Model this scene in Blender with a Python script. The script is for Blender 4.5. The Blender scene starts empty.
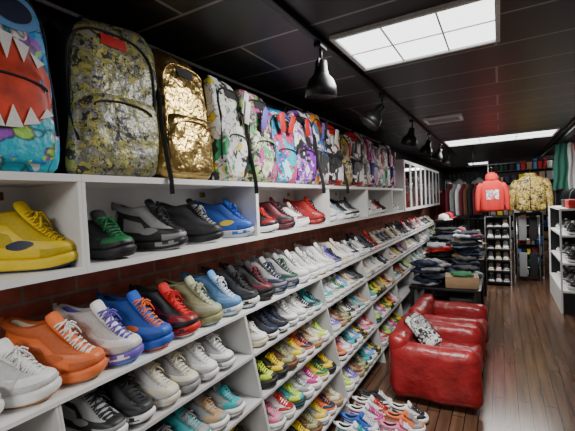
import bpy, bmesh, math, random
from mathutils import Vector, Matrix
from mathutils.bvhtree import BVHTree
R = random.Random(7)
COL = bpy.context.scene.collection
pi = math.pi

# ------------------------------------------------------------------ materials
MC = {}
def nt(m):
    m.use_nodes = True
    return m.node_tree, m.node_tree.nodes["Principled BSDF"]
def mat(name, c, rough=.5, metal=0, bs=60, bst=.15, emit=0, var=.12, alpha=1, trans=0, coat=0, bd=.004):
    if name in MC: return MC[name]
    m = bpy.data.materials.new(name); t, b = nt(m); L = t.links
    b.inputs["Base Color"].default_value = (*c, 1)
    b.inputs["Roughness"].default_value = rough
    b.inputs["Metallic"].default_value = metal
    if coat: b.inputs["Coat Weight"].default_value = coat
    if trans: b.inputs["Transmission Weight"].default_value = trans
    tc = t.nodes.new("ShaderNodeTexCoord")
    n = t.nodes.new("ShaderNodeTexNoise"); n.inputs["Scale"].default_value = bs; n.inputs["Detail"].default_value = 3
    L.new(tc.outputs["Object"], n.inputs["Vector"])
    if var and not emit:
        mx = t.nodes.new("ShaderNodeMix"); mx.data_type = 'RGBA'; mx.blend_type = 'MULTIPLY'
        mx.inputs[0].default_value = 1
        rp = t.nodes.new("ShaderNodeValToRGB")
        rp.color_ramp.elements[0].position = .3; rp.color_ramp.elements[1].position = .7
        rp.color_ramp.elements[0].color = (1-var*2, 1-var*2, 1-var*2, 1); rp.color_ramp.elements[1].color = (1, 1, 1, 1)
        L.new(n.outputs["Fac"], rp.inputs[0])
        mx.inputs[6].default_value = (*c, 1); L.new(rp.outputs[0], mx.inputs[7]); L.new(mx.outputs[2], b.inputs["Base Color"])
    if bst:
        bp = t.nodes.new("ShaderNodeBump"); bp.inputs["Strength"].default_value = bst; bp.inputs["Distance"].default_value = bd
        L.new(n.outputs["Fac"], bp.inputs["Height"]); L.new(bp.outputs[0], b.inputs["Normal"])
    if emit:
        b.inputs["Emission Color"].default_value = (*c, 1); b.inputs["Emission Strength"].default_value = emit
    MC[name] = m
    return m

def pattern(name, pal, scale=9, rough=.5, dist=.25, metal=0, stretch=(1, 1, 1)):
    m = bpy.data.materials.new(name); t, b = nt(m); L = t.links; N = t.nodes.new
    tc = N("ShaderNodeTexCoord"); mp = N("ShaderNodeMapping"); mp.inputs["Scale"].default_value = stretch
    L.new(tc.outputs["Object"], mp.inputs["Vector"])
    no = N("ShaderNodeTexNoise"); no.inputs["Scale"].default_value = scale*.8; no.inputs["Detail"].default_value = 2
    L.new(mp.outputs[0], no.inputs["Vector"])
    mv = N("ShaderNodeMix"); mv.data_type = 'VECTOR'; mv.inputs[0].default_value = dist
    L.new(mp.outputs[0], mv.inputs[4]); L.new(no.outputs["Color"], mv.inputs[5])
    def cells(sc):
        v = N("ShaderNodeTexVoronoi"); v.inputs["Scale"].default_value = sc
        L.new(mv.outputs[1], v.inputs["Vector"])
        sp = N("ShaderNodeSeparateColor"); L.new(v.outputs["Color"], sp.inputs[0])
        rp = N("ShaderNodeValToRGB"); cr = rp.color_ramp; cr.interpolation = 'CONSTANT'
        while len(cr.elements) < len(pal): cr.elements.new(.5)
        for i, c in enumerate(pal):
            cr.elements[i].position = i/len(pal); cr.elements[i].color = (*c, 1)
        L.new(sp.outputs[0], rp.inputs[0]); return rp.outputs[0]
    a = cells(scale); b2 = cells(scale*2.7)
    n3 = N("ShaderNodeTexNoise"); n3.inputs["Scale"].default_value = scale*.9
    L.new(mp.outputs[0], n3.inputs["Vector"])
    gt = N("ShaderNodeMath"); gt.operation = 'GREATER_THAN'; gt.inputs[1].default_value = .56; L.new(n3.outputs["Fac"], gt.inputs[0])
    m0 = N("ShaderNodeMix"); m0.data_type = 'RGBA'; L.new(gt.outputs[0], m0.inputs[0]); L.new(a, m0.inputs[6]); L.new(b2, m0.inputs[7])
    out = m0.outputs[2]
    v2 = N("ShaderNodeTexVoronoi"); v2.feature = 'DISTANCE_TO_EDGE'; v2.inputs["Scale"].default_value = scale
    L.new(mv.outputs[1], v2.inputs["Vector"])
    r2 = N("ShaderNodeValToRGB"); r2.color_ramp.elements[0].position = .0; r2.color_ramp.elements[1].position = .06
    r2.color_ramp.elements[0].color = (.03, .03, .04, 1); r2.color_ramp.elements[1].color = (1, 1, 1, 1)
    L.new(v2.outputs["Distance"], r2.inputs[0])
    mx = N("ShaderNodeMix"); mx.data_type = 'RGBA'; mx.blend_type = 'MULTIPLY'; mx.inputs[0].default_value = .85
    L.new(out, mx.inputs[6]); L.new(r2.outputs[0], mx.inputs[7]); L.new(mx.outputs[2], b.inputs["Base Color"])
    b.inputs["Roughness"].default_value = rough; b.inputs["Metallic"].default_value = metal
    n2 = N("ShaderNodeTexNoise"); n2.inputs["Scale"].default_value = 14; n2.inputs["Detail"].default_value = 3
    L.new(tc.outputs["Object"], n2.inputs["Vector"])
    bp = N("ShaderNodeBump"); bp.inputs["Strength"].default_value = .6; bp.inputs["Distance"].default_value = .03
    L.new(n2.outputs["Fac"], bp.inputs["Height"]); L.new(bp.outputs[0], b.inputs["Normal"])
    return m

def grid_mat(name, c1, c2, cm, bw, bh, mortar, axes, rough, offset=.5, noise=None, bump=0, var=0):
    m = bpy.data.materials.new(name); t, b = nt(m); L = t.links; N = t.nodes.new
    tc = N("ShaderNodeTexCoord"); s = N("ShaderNodeSeparateXYZ"); c = N("ShaderNodeCombineXYZ")
    L.new(tc.outputs["Object"], s.inputs[0])
    L.new(s.outputs[axes[0]], c.inputs[0]); L.new(s.outputs[axes[1]], c.inputs[1])
    br = N("ShaderNodeTexBrick"); br.offset = offset
    br.inputs["Scale"].default_value = 1; br.inputs["Brick Width"].default_value = bw; br.inputs["Row Height"].default_value = bh
    br.inputs["Mortar Size"].default_value = mortar; br.inputs["Color1"].default_value = (*c1, 1); br.inputs["Color2"].default_value = (*c2, 1)
    br.inputs["Mortar"].default_value = (*cm, 1); br.inputs["Mortar Smooth"].default_value = .1; br.inputs["Bias"].default_value = 0
    L.new(c.outputs[0], br.inputs["Vector"])
    n = N("ShaderNodeTexNoise"); n.inputs["Detail"].default_value = 4
    if noise:
        mp = N("ShaderNodeMapping"); mp.inputs["Scale"].default_value = noise
        L.new(tc.outputs["Object"], mp.inputs[0]); L.new(mp.outputs[0], n.inputs["Vector"]); n.inputs["Scale"].default_value = 1
    else:
        L.new(tc.outputs["Object"], n.inputs["Vector"]); n.inputs["Scale"].default_value = 12
    rp = N("ShaderNodeValToRGB"); rp.color_ramp.elements[0].position = .3; rp.color_ramp.elements[1].position = .75
    rp.color_ramp.elements[0].color = (1-var,)*3+(1,); rp.color_ramp.elements[1].color = (1, 1, 1, 1)
    L.new(n.outputs["Fac"], rp.inputs[0])
    mx = N("ShaderNodeMix"); mx.data_type = 'RGBA'; mx.blend_type = 'MULTIPLY'; mx.inputs[0].default_value = 1
    L.new(br.outputs["Color"], mx.inputs[6]); L.new(rp.outputs[0], mx.inputs[7]); L.new(mx.outputs[2], b.inputs["Base Color"])
    b.inputs["Roughness"].default_value = rough
    if bump:
        bp = N("ShaderNodeBump"); bp.inputs["Strength"].default_value = bump; bp.inputs["Distance"].default_value = .01; bp.invert = True
        L.new(br.outputs["Fac"], bp.inputs["Height"]); L.new(bp.outputs[0], b.inputs["Normal"])
    return m

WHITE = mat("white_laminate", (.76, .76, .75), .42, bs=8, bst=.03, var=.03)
RACK_SHADED = mat("white_rack_shaded", (.54, .54, .53), .5, bs=8, bst=.03, var=.05)  # darker copy of the shelf white: shade on the lower rack put into the colour
WHITEF = mat("white_frame_paint", (.85, .85, .84), .4, bst=.02, var=.02)
BLACKM = mat("black_metal", (.012, .012, .014), .4, metal=.3, bst=.05)
BLACKF = mat("black_fabric", (.015, .015, .017), .8, bs=120)
GLASS = mat("cabinet_glass", (.95, .97, .98), .03, trans=1, bst=0, var=0)
CHROME = mat("brushed_metal", (.6, .6, .6), .3, metal=1, bst=.05)
BRASS = mat("brass_metal", (.55, .38, .12), .3, metal=1, bst=.05)
REDL = mat("red_leather", (.36, .014, .018), .38, bs=9, bst=.8, coat=.12, var=.2, bd=.025)
CARD = mat("cardboard", (.42, .28, .15), .8)
GOLD = mat("gold_lame_fabric", (.66, .47, .17), .30, metal=1, bs=13, bst=.9, var=.25, bd=.03)
PANEL = mat("light_diffuser", (.93, 1, .96), .5, emit=3.2, bst=0, var=0)
BULB = mat("lamp_bulb", (1, .93, .82), .5, emit=14, bst=0, var=0)

CN = {'white': (.82, .82, .80), 'cream': (.72, .66, .50), 'black': (.014, .014, .016), 'grey': (.30, .30, .31), 'light_grey': (.55, .55, .55),
 'yellow': (.80, .58, .015), 'orange': (.80, .17, .04), 'blue': (.02, .10, .50), 'light_blue': (.14, .34, .68), 'navy': (.012, .02, .055),
 'red': (.60, .015, .015), 'maroon': (.14, .01, .02), 'green': (.01, .16, .05), 'dark_green': (.01, .06, .035), 'olive': (.33, .34, .17), 'sage': (.42, .44, .30),
 'purple': (.15, .10, .48), 'pink': (.75, .20, .33), 'teal': (.02, .35, .38), 'brown': (.16, .07, .03), 'tan': (.45, .29, .15),
 'neon': (.55, .75, .05), 'gum': (.40, .20, .07), 'magenta': (.55, .03, .25), 'clear_blue': (.35, .50, .62)}
def cm(n, kind="leather"):
    r = {"leather": .50, "rubber": .55, "cloth": .85}[kind]
    return mat(n+"_"+kind, CN[n], r, bs=90 if kind != "rubber" else 40, bst=.12 if kind != "cloth" else .4, var=.06)
def shade_of(n):
    k = .68 if n != 'black' else 2.8
    return mat(n+"_suede_shade", tuple(min(1, q*k) for q in CN[n]), .7, bs=120, bst=.3, var=.08)

# ------------------------------------------------------------------ mesh helpers
class MB:
    def __init__(s): s.v = []; s.f = []; s.m = []
    def add(s, v, f, mi=0):
        o = len(s.v); s.v += [tuple(p) for p in v]
        for i, q in enumerate(f):
            s.f.append([a+o for a in q]); s.m.append(mi[i] if isinstance(mi, list) else mi)
        return s
    def mesh(s, name, nm=None, smooth=True):
        me = bpy.data.meshes.new(name); me.from_pydata(s.v, [], s.f)
        nm = nm or (max(s.m)+1 if s.m else 1)
        for i in range(nm): me.materials.append(None)
        me.polygons.foreach_set("material_index", s.m)
        me.polygons.foreach_set("use_smooth", [smooth]*len(s.f))
        me.update(); return me
def loft(rings, cap0=True, cap1=True, mf=None):
    n = len(rings[0]); v = [p for r in rings for p in r]; f = []; m = []
    for i in range(len(rings)-1):
        for j in range(n):
            k = (j+1) % n
            f.append([i*n+j, i*n+k, (i+1)*n+k, (i+1)*n+j]); m.append(mf(i, j) if mf else 0)
    if cap0: f.append(list(range(n-1, -1, -1))); m.append(mf(0, 0) if mf else 0)
    if cap1: f.append([(len(rings)-1)*n+j for j in range(n)]); m.append(mf(len(rings)-2, 0) if mf else 0)
    return v, f, m
def tube(pts, r, n=8, flat=1.0, up=Vector((0, 0, 1))):
    pts = [Vector(p) for p in pts]; rings = []
    for i, p in enumerate(pts):
        d = (pts[min(i+1, len(pts)-1)]-pts[max(i-1, 0)]).normalized()
        a = d.cross(up)
        if a.length < 1e-3: a = d.cross(Vector((1, 0, 0)))
        a.normalize(); b = a.cross(d).normalized()
        rr = r[i] if isinstance(r, (list, tuple)) else r
        rings.append([p+a*math.cos(2*pi*k/n)*rr+b*math.sin(2*pi*k/n)*rr*flat for k in range(n)])
    v, f, m = loft(rings); return v, f
def boxvf(x0, x1, y0, y1, z0, z1):
    return ([(x0, y0, z0), (x1, y0, z0), (x1, y1, z0), (x0, y1, z0), (x0, y0, z1), (x1, y0, z1), (x1, y1, z1), (x0, y1, z1)],
            [[0, 3, 2, 1], [4, 5, 6, 7], [0, 1, 5, 4], [1, 2, 6, 5], [2, 3, 7, 6], [3, 0, 4, 7]])
def bevel_mesh(me, off, seg=2, smooth=True):
    bm = bmesh.new(); bm.from_mesh(me)
    bmesh.ops.bevel(bm, geom=bm.edges[:], offset=off, segments=seg, affect='EDGES', profile=.5)
    bm.to_mesh(me); bm.free()
    if smooth: me.polygons.foreach_set("use_smooth", [True]*len(me.polygons))
    return me
def boxme(x0, x1, y0, y1, z0, z1, bev=0, seg=2, name="box"):
    me = MB().add(*boxvf(x0, x1, y0, y1, z0, z1)).mesh(name, 1, smooth=False)
    if bev: bevel_mesh(me, bev, seg)
    return me
def bake(me, lv=1):
    n = len(me.materials); o = bpy.data.objects.new("tmp", me); COL.objects.link(o)
    md = o.modifiers.new("s", "SUBSURF"); md.levels = lv; md.render_levels = lv
    dg = bpy.context.evaluated_depsgraph_get(); dg.update()
    r = bpy.data.meshes.new_from_object(o.evaluated_get(dg))
    bpy.data.objects.remove(o)
    while len(r.materials) < n: r.materials.append(None)
    r.polygons.foreach_set("use_smooth", [True]*len(r.polygons))
    return r
def raise_panels(me, idx, d):
    own = {}
    for p in me.polygons:
        for v in p.vertices: own.setdefault(v, set()).add(p.material_index)
    me.update(); ns = [v.normal.copy() for v in me.vertices]
    for i, s in own.items():
        if s == {idx}: me.vertices[i].co += ns[i]*d
    me.update()
def joinme(items, name):
    b = MB(); nm = 0
    for me, mp in items:
        b.add([v.co for v in me.vertices], [list(p.vertices) for p in me.polygons], [mp[p.material_index] for p in me.polygons])
        nm = max(nm, max(mp)+1)
    return b.mesh(name, nm)

def setm(o, mats):
    for i, m in enumerate(mats):
        if i < len(o.material_slots):
            o.material_slots[i].link = 'OBJECT'; o.material_slots[i].material = m
def thing(name, label, cat, loc=(0, 0, 0), rot=(0, 0, 0), group=None, scale=1, me=None, mats=None):
    o = bpy.data.objects.new(name, me); COL.objects.link(o)
    if me is None: o.empty_display_size = .05
    else: setm(o, mats)
    o.location = loc; o.rotation_euler = rot; o.scale = (scale,)*3 if not isinstance(scale, tuple) else scale
    o["label"] = label; o["category"] = cat
    if group: o["group"] = group
    return o
def part(par, name, me, mats, loc=(0, 0, 0), rot=(0, 0, 0), label=None, scale=None):
    o = bpy.data.objects.new(name, me); COL.objects.link(o); o.parent = par; o.location = loc; o.rotation_euler = rot
    if scale: o.scale = scale
    setm(o, mats if isinstance(mats, list) else [mats])
    if label: o["label"] = label
    return o
def struct(name, me, m, loc=(0, 0, 0)):
    o = bpy.data.objects.new(name, me); COL.objects.link(o); setm(o, [m]); o["kind"] = "structure"; o.location = loc
    return o

# ------------------------------------------------------------------ room
XL, XR, YB, YF, H = -1.6, 2.0, 13.6, -3.0, 2.45
FLOOR = grid_mat("wood_floor", (.180, .094, .054), (.108, .056, .034), (.022, .013, .009), 1.1, .085, .004, (1, 0), .22, .37, noise=(26, 1.6, 1), var=.55)
CEIL = grid_mat("black_ceiling_panels", (.014, .014, .016), (.020, .020, .022), (.26, .26, .27), 2.4, .42, .008, (0, 1), .42, .5, var=.2)
BRICK = grid_mat("dark_red_brick", (.62, .17, .10), (.42, .11, .075), (.36, .27, .22), .21, .07, .007, (1, 2), .7, .5, bump=.7, var=.45)
DARKW = mat("dark_wall_paint", (.02, .02, .022), .7)
GREYW = mat("grey_wall_paint", (.30, .29, .28), .7, var=.05)
struct("floor", boxme(XL-.1, XR+.1, YF-.1, YB+.1, -.1, 0), FLOOR)
struct("ceiling", boxme(XL-.1, XR+.1, YF-.1, YB+.1, H, H+.1), CEIL)
struct("wall_left", boxme(XL-.1, XL, YF, YB, 0, H), BRICK)
struct("wall_right", boxme(XR, XR+.1, YF, YB, 0, H), GREYW)
struct("wall_back", boxme(XL-.1, XR+.1, YB, YB+.1, 0, H), DARKW)
struct("wall_front", boxme(XL-.1, XR+.1, YF-.1, YF, 0, H), GREYW)
struct("trim_1", boxme(XL, XL+.002, YF, YB, 1.74, H), DARKW)
struct("trim_2", boxme(.84, .93, YF, YB, H-.07, H), BLACKM)

# ------------------------------------------------------------------ camera
th, pt, ro = math.radians(29.6), math.radians(1.97), math.radians(2.6)
F = Vector((-math.sin(th)*math.cos(pt), math.cos(th)*math.cos(pt), -math.sin(pt)))
R0 = Vector((math.cos(th), math.sin(th), 0)); U0 = R0.cross(F)
Rc = math.cos(ro)*R0-math.sin(ro)*U0; Uc = math.sin(ro)*R0+math.cos(ro)*U0
cd = bpy.data.cameras.new("camera"); cam = bpy.data.objects.new("camera", cd); COL.objects.link(cam)
M = Matrix((Rc, Uc, -F)).transposed().to_4x4(); M.translation = Vector((0, 0, 1.6)); cam.matrix_world = M
cd.lens = 375/575*36; cd.sensor_width = 36; cd.clip_start = .02
bpy.context.scene.camera = cam

# ------------------------------------------------------------------ ceiling light panels
def light(kind, name, loc, energy, rot=(0, 0, 0), **k):
    ld = bpy.data.lights.new(name, kind); ld.energy = energy
    for a, b in k.items(): setattr(ld, a, b)
    o = bpy.data.objects.new(name, ld); COL.objects.link(o); o.location = loc; o.rotation_euler = rot
    return o
def troffer(x0, x1, y0, y1, e, cells):
    cx, cy = (x0+x1)/2, (y0+y1)/2; w, d = x1-x0, y1-y0
    t = thing("ceiling_light_panel", "bright white recessed panel light with thin frame in ceiling", "ceiling light", (cx, cy, H), group="panel lights in the ceiling")
    b = MB(); s = .022
    b.add(*boxvf(-w/2, w/2, -d/2, -d/2+s, -.02, 0)).add(*boxvf(-w/2, w/2, d/2-s, d/2, -.02, 0))
    b.add(*boxvf(-w/2, -w/2+s, -d/2+s, d/2-s, -.02, 0)).add(*boxvf(w/2-s, w/2, -d/2+s, d/2-s, -.02, 0))
    for i in range(1, cells):
        x = -w/2+w*i/cells; b.add(*boxvf(x-.004, x+.004, -d/2+s, d/2-s, -.014, 0))
    if d > .5: b.add(*boxvf(-w/2+s, w/2-s, -.004, .004, -.013, 0))
    part(t, "frame", b.mesh("panel_frame", 1, False), mat("panel_frame_grey", (.6, .62, .61), .5))
    part(t, "diffuser", boxme(-w/2+s, w/2-s, -d/2+s, d/2-s, -.008, -.001), PANEL)
    l = light('AREA', "panel_lamp", (cx, cy, H-.03), e, size=w*.9, shape='RECTANGLE', size_y=d*.9, color=(1, .98, .95))
troffer(-.75, .02, 1.84, 2.42, 62, 3)
troffer(-.75, .73, 6.30, 7.05, 66, 3)
troffer(-.75, .73, 11.2, 12.0, 42, 2)
troffer(-.75, .73, -1.9, -1.3, 95, 4)
troffer(1.0, 1.8, 8.9, 9.5, 18, 1)

# ------------------------------------------------------------------ track lights
def lathe(prof, n=24, cap0=False, cap1=False):
    return loft([[(r*math.cos(2*pi*k/n), r*math.sin(2*pi*k/n), z) for k in range(n)] for r, z in prof], cap0, cap1)[:2]
tr = thing("light_track", "long black metal lighting track on the ceiling", "lighting track", (-.8, 4.2, H), me=boxme(-.018, .018, -4.6, 4.6, -.03, 0, .003), mats=[BLACKM])
thing("light_track", "black metal lighting track beside a ceiling beam", "lighting track", (.80, 5.2, H), me=boxme(-.015, .015, -5, 6, -.03, 0, .003), mats=[BLACKM])
shade = MB().add(*lathe([(.022, .0), (.03, -.006), (.034, -.05), (.042, -.075), (.066, -.10), (.08, -.135), (.086, -.185), (.083, -.185), (.076, -.135), (.062, -.105), (.03, -.08)], cap0=True)).mesh("shade")
bulb = MB().add(*lathe([(.015, -.07), (.03, -.09), (.045, -.12), (.045, -.14), (.02, -.15), (.004, -.152)], 16, True, True)).mesh("bulb")
stem = MB().add(*tube([(0, 0, -.03), (0, 0, -.12)], .008)).mesh("stem")
adapter = boxme(-.02, .02, -.045, .045, -.055, -.03, .004)
yoke = MB().add(*tube([(0, -.04, -.15), (0, -.036, -.115), (0, 0, -.112), (0, .036, -.115), (0, .04, -.15)], .006, up=Vector((1, 0, 0)))).mesh("yoke")
for i, y in enumerate([1.84, 3.02, 4.2, 5.3, 6.4, 7.6]):
    t = thing("track_light", "black bell-shaped spotlight hanging from the ceiling track", "track light", (-.8, y, H), group="spotlights on the ceiling track")
    part(t, "adapter", adapter, BLACKM); part(t, "stem", stem, BLACKM); part(t, "yoke", yoke, BLACKM)
    rx, ry = ((.12, .1) if i == 0 else (R.uniform(-.1, .1), R.uniform(.25, .45)))
    if i == 1: rx, ry = -.35, .6
    s = part(t, "lamp_shade", shade, BLACKM, (0, 0, -.11), (rx, ry, 0))
    part(s, "bulb", bulb, BULB)
    light('SPOT', "track_spot", (-.83, y, H-.27), 14, (0, -.55, 0), spot_size=1.9, spot_blend=.9, shadow_soft_size=.05, color=(1, .94, .87))

thing("conduit_pipe", "thin light grey conduit running along the ceiling edge", "pipe", (-1.52, 2.6, 2.42), me=MB().add(*tube([(0, -2.6, 0), (0, 3, 0)], .009)).mesh("pipe"), mats=[mat("grey_conduit", (.5, .5, .5), .4)])
v = thing("air_vent", "white square ceiling air vent with slats", "air vent", (-.52, 4.5, H))
b = MB().add(*boxvf(-.19, .19, -.15, -.12, -.025, 0)).add(*boxvf(-.19, .19, .12, .15, -.025, 0)).add(*boxvf(-.19, -.16, -.12, .12, -.025, 0)).add(*boxvf(.16, .19, -.12, .12, -.025, 0))
part(v, "frame", b.mesh("vf", 1, False), WHITEF)
b = MB()
for k in range(7): b.add(*boxvf(-.16, .16, -.115+k*.034, -.10+k*.034, -.02, -.003))
part(v, "slats", b.mesh("vs", 1, False), mat("vent_grey", (.45, .45, .45), .5))

# ------------------------------------------------------------------ sneakers
def sg(a, p): return math.copysign(abs(a)**p, a)
NS = 32
def ring(xf, zf, xb, zb, w, n=NS, dip=0, py=.62, toe=1.0):
    out = []
    for k in range(n):
        a = 2*pi*k/n; c, s = math.cos(a), math.sin(a)
        x = (xf+xb)/2+(xf-xb)/2*sg(c, .80)
        wd = w*(1+.95*x)*(1-.14*math.exp(-((x+.03)/.05)**2))
        y = wd*sg(s, py)+ .007*max(0, x/.15)
        t = (x-xb)/(xf-xb)
        z = zb+(zf-zb)*t-dip*max(0, math.sin(pi*t))**1.3
        if x > .05: z += .013*((x-.05)/.1)**2*toe
        out.append((x, y, z))
    return out
def make_shoe(kind):
    H_ = kind == 'high'
    if kind == 'high':
        sh = .000
        Rg = [(.147, .028, -.141, .032, .047, 0), (.1515, .040, -.147, .054, .049, 0), (.151, .052, -.149, .080, .0495, 0), (.145, .063, -.146, .104, .0485, .001), (.127, .072, -.141, .123, .0455, .004),
              (.101, .082, -.136, .137, .042, .006), (.074, .099, -.133, .148, .040, .008), (.046, .123, -.134, .157, .0395, .009), (.016, .150, -.142, .168, .0430, .010), (.000, .163, -.143, .177, .040, .012)]
    elif kind == 'low':
        sh = .0
        Rg = [(.147, .027, -.141, .031, .047, 0), (.151, .038, -.146, .045, .049, 0), (.150, .049, -.146, .059, .0485, 0), (.143, .059, -.143, .074, .047, .001), (.124, .067, -.139, .086, .0435, .004),
              (.100, .076, -.134, .095, .040, .007), (.074, .089, -.132, .103, .039, .009), (.048, .104, -.133, .111, .038, .011), (.022, .118, -.140, .120, .0415, .013), (.007, .126, -.141, .127, .039, .015)]
    else:
        sh = .012
        Rg = [(.147, .024, -.141, .028, .046, 0), (.151, .034, -.146, .040, .048, 0), (.148, .044, -.145, .052, .0475, 0), (.136, .053, -.141, .064, .045, .001), (.114, .061, -.136, .076, .0415, .004),
              (.090, .071, -.133, .084, .0385, .007), (.067, .083, -.132, .092, .038, .010), (.044, .095, -.133, .100, .038, .012), (.020, .106, -.140, .110, .041, .014), (.006, .113, -.141, .116, .038, .016)]
    n = NS
    rings = [ring(a, b+sh, c, d+sh, w, n, dp) for a, b, c, d, w, dp in Rg]
    def mf(i, j):
        a = 2*pi*(j+.5)/n; c = math.cos(a); s_ = abs(math.sin(a))
        if i >= 8 or (i == 7 and c < .5): return 1
        if c < -.80 and i < 6: return 1
        if c > .10 and i in (4, 5, 6, 7) and s_ > .34: return 1
        if kind != 'chunky' and i in (0, 1) and c > .35: return 1
        if kind == 'high' and i in (2, 3, 4) and -.50 < c < -.05: return 1
        if kind == 'low' and i in (0, 1, 2) and -.1 < c < .45: return 1
        if kind == 'chunky' and i in (0, 1, 2) and (j % 6) < 2: return 1
        return 0
    v, f, m = loft(rings, True, False, mf)
    up = bake(MB().add(v, f, m).mesh("upper", 2), 1); raise_panels(up, 1, .0028)
    a, b_, c, d, w, dp = Rg[-1]
    lr = [[(x, y, z+.0005) for x, y, z in ring(a+.001, b_+sh, c-.001, d+sh, w+.0015, n, dp)], ring(a-.012, b_+sh+.005, c+.010, d+sh+.005, w-.009, n, dp), ring(a-.026, b_+sh-.002, c+.024, d+sh-.002, w-.019, n, dp), ring(a-.030, b_+sh-.030, c+.030, d+sh-.030, w-.021, n, dp), ring(a-.02, .05+sh, c+.024, .05+sh, w-.016, n, 0)]
    v, f, m = loft(lr, False, True, lambda i, j: 1 if i > 1 else 0); ln = MB().add(v, f, m).mesh("lining", 2)
    fl = .007 if kind == 'chunky' else .0025
    tz, hz = Rg[0][1]+sh+.006, Rg[0][3]+sh+.006
    mr = [ring(.147+fl, .006, -.143-fl*1.5, .006, .048+fl, n), ring(.1535+fl, .011, -.149-fl*1.5, .011, .0515+fl, n), ring(.154+fl, tz*.45, -.150-fl*1.3, hz*.45, .0515+fl*.6, n), ring(.1555+fl, tz*.62, -.152-fl, hz*.62, .053+fl, n),
          ring(.1545+fl*.5, tz*.9, -.151-fl*.6, hz*.9, .0525+fl*.5, n), ring(.152, tz, -.149, hz, .0505, n), ring(.142, tz, -.139, hz, .044, n)]
    def ms(i, j):
        a = 2*pi*(j+.5)/n; c = math.cos(a)
        if kind == 'high': return 1 if ((i in (1, 2) and c < -.55) or (i in (2, 3) and .15 < c < .85 and (i == 2 or j % 2))) else 0
        if kind == 'chunky': return 1 if (i == 2 or (i in (3, 4) and c < -.75)) else 0
        return 0
    v, f, m = loft(mr, True, True, ms); mid = MB().add(v, f, m).mesh("midsole", 2)
    orr = [ring(.138, 0, -.136, 0, .042, n), ring(.147, .001, -.142, .001, .047, n), ring(.1505, .0085, -.146, .0085, .050, n)]
    v, f, m = loft(orr, True, True); out = MB().add(v, f, m).mesh("outsole", 1)
    q = Rg
    path = [(q[4][0]-.006, q[4][1]+.003), (q[5][0]-.003, q[5][1]+.006), (q[6][0]+.002, q[6][1]+.008), (q[7][0]+.005, q[7][1]+.008), (q[8][0]+.010, q[8][1]+.008),
            (q[9][0]+.010, q[9][1]+(.020 if H_ else .022)), (q[9][0]+.002, q[9][1]+(.031 if H_ else .036))]
    tr_ = []
    hws = [.019, .0215, .024, .026, .030, .033, .028]; ths = [.004, .005, .006, .007, .010, .012, .006]
    for i, (x, z) in enumerate(path):
        z += sh; hw = hws[i]; th_ = ths[i]
        d = Vector((path[min(i+1, 6)][0]-path[max(i-1, 0)][0], 0, path[min(i+1, 6)][1]-path[max(i-1, 0)][1])).normalized(); nn = Vector((d.z, 0, -d.x))
        rg = []
        for k in range(14):
            a = 2*pi*k/14; yy = hw*sg(math.cos(a), .6); off = th_*sg(math.sin(a), .7)-.16*yy*yy/hw*1.4
            rg.append(tuple(Vector((x, yy, z))+nn*off))
        tr_.append(rg)
    v, f, m = loft(tr_); to = bake(MB().add(v, f, m).mesh("tongue", 1), 1)
    b = MB(); NLc = 7
    def pp(t):
        k = min(int(t), 3); fr = t-k
        return path[k][0]*(1-fr)+path[k+1][0]*fr, path[k][1]*(1-fr)+path[k+1][1]*fr+sh
    for i in range(NLc):
        t = .1+i/(NLc-1)*3.6; x, z = pp(t); x2, z2 = pp(min(4, t+.3))
        dx, dz = x2-x, z2-z; l = math.hypot(dx, dz) or 1; nx, nz = abs(dz/l), abs(dx/l); th_ = ths[min(6, int(t)+1)]+.001
        hw = .025+.0010*i
        for s in (-1, 1):
            pts = [(x+nx*(th_-.011), -s*hw, z+nz*(th_-.011)), (x+nx*(th_-.001)+dx*.15, -s*hw*.72, z+nz*(th_-.001)+dz*.15), (x+nx*(th_+.002)+dx*.5, 0, z+nz*(th_+.002)+dz*.5), (x+nx*(th_-.001)+dx*.85, s*hw*.72, z+nz*(th_-.001)+dz*.85), (x+nx*(th_-.011)+dx, s*hw, z+nz*(th_-.011)+dz)]
            b.add(*tube(pts, .0037, 6, .6))
    x, z = pp(3.6); z += .010; x += .010
    for s in (-1, 1):
        b.add(*tube([(x, 0, z), (x+.010, s*.014, z+.004), (x+.016, s*.028, z-.006), (x+.012, s*.032, z-.016), (x+.006, s*.020, z-.010), (x, 0, z)], .0029, 6))
        b.add(*tube([(x, 0, z), (x+.016, s*.010, z-.004), (x+.024, s*.024, z-.020), (x+.027, s*.036, z-.038)], .0028, 6))
    la = b.mesh("laces", 1)
    bv = BVHTree.FromPolygons([v.co for v in up.vertices], [list(p.vertices) for p in up.polygons])
    sts = []
    for s in (-1, 1):
        vs = []; ok = True; N_ = 18
        for i in range(N_+1):
            t = i/N_
            if H_: cx = -.02+.075*t; cz = .070+.006*t; w = .013*math.sin(pi*min(1, .12+t*.8))
            else:
                if t < .8: g = t/.8; cx = -.125+.175*g; cz = .093-.040*g**1.2; w = .002+.013*g**1.1
                else: g = min(1, (t-.8)/.2); cx = .05+.028*g; cz = .053+.022*g*g; w = .015*(1-g)**.8
                if kind == 'chunky': cz -= .008
            cz += sh
            for e in (-1, 1):
                h = bv.ray_cast(Vector((cx, s*.2, cz+e*w)), Vector((0, -s, 0)))
                if h[0] is None: ok = False; break
                vs.append((h[0].x, h[0].y+s*.0018, h[0].z))
            if not ok: break
        if ok: sts.append(MB().add(vs, [([2*i, 2*i+2, 2*i+3, 2*i+1] if s > 0 else [2*i, 2*i+1, 2*i+3, 2*i+2]) for i in range(N_)]).mesh("side_stripe", 1))
    tg = MB().add(*tube([(-.146, 0, q[7][3]+sh), (-.153, 0, q[8][3]+sh), (-.152, 0, q[9][3]+sh+.006), (-.144, 0, q[9][3]+sh+.003)], .007, 8, .3, up=Vector((0, 1, 0)))).mesh("pull_tab", 1)
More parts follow.
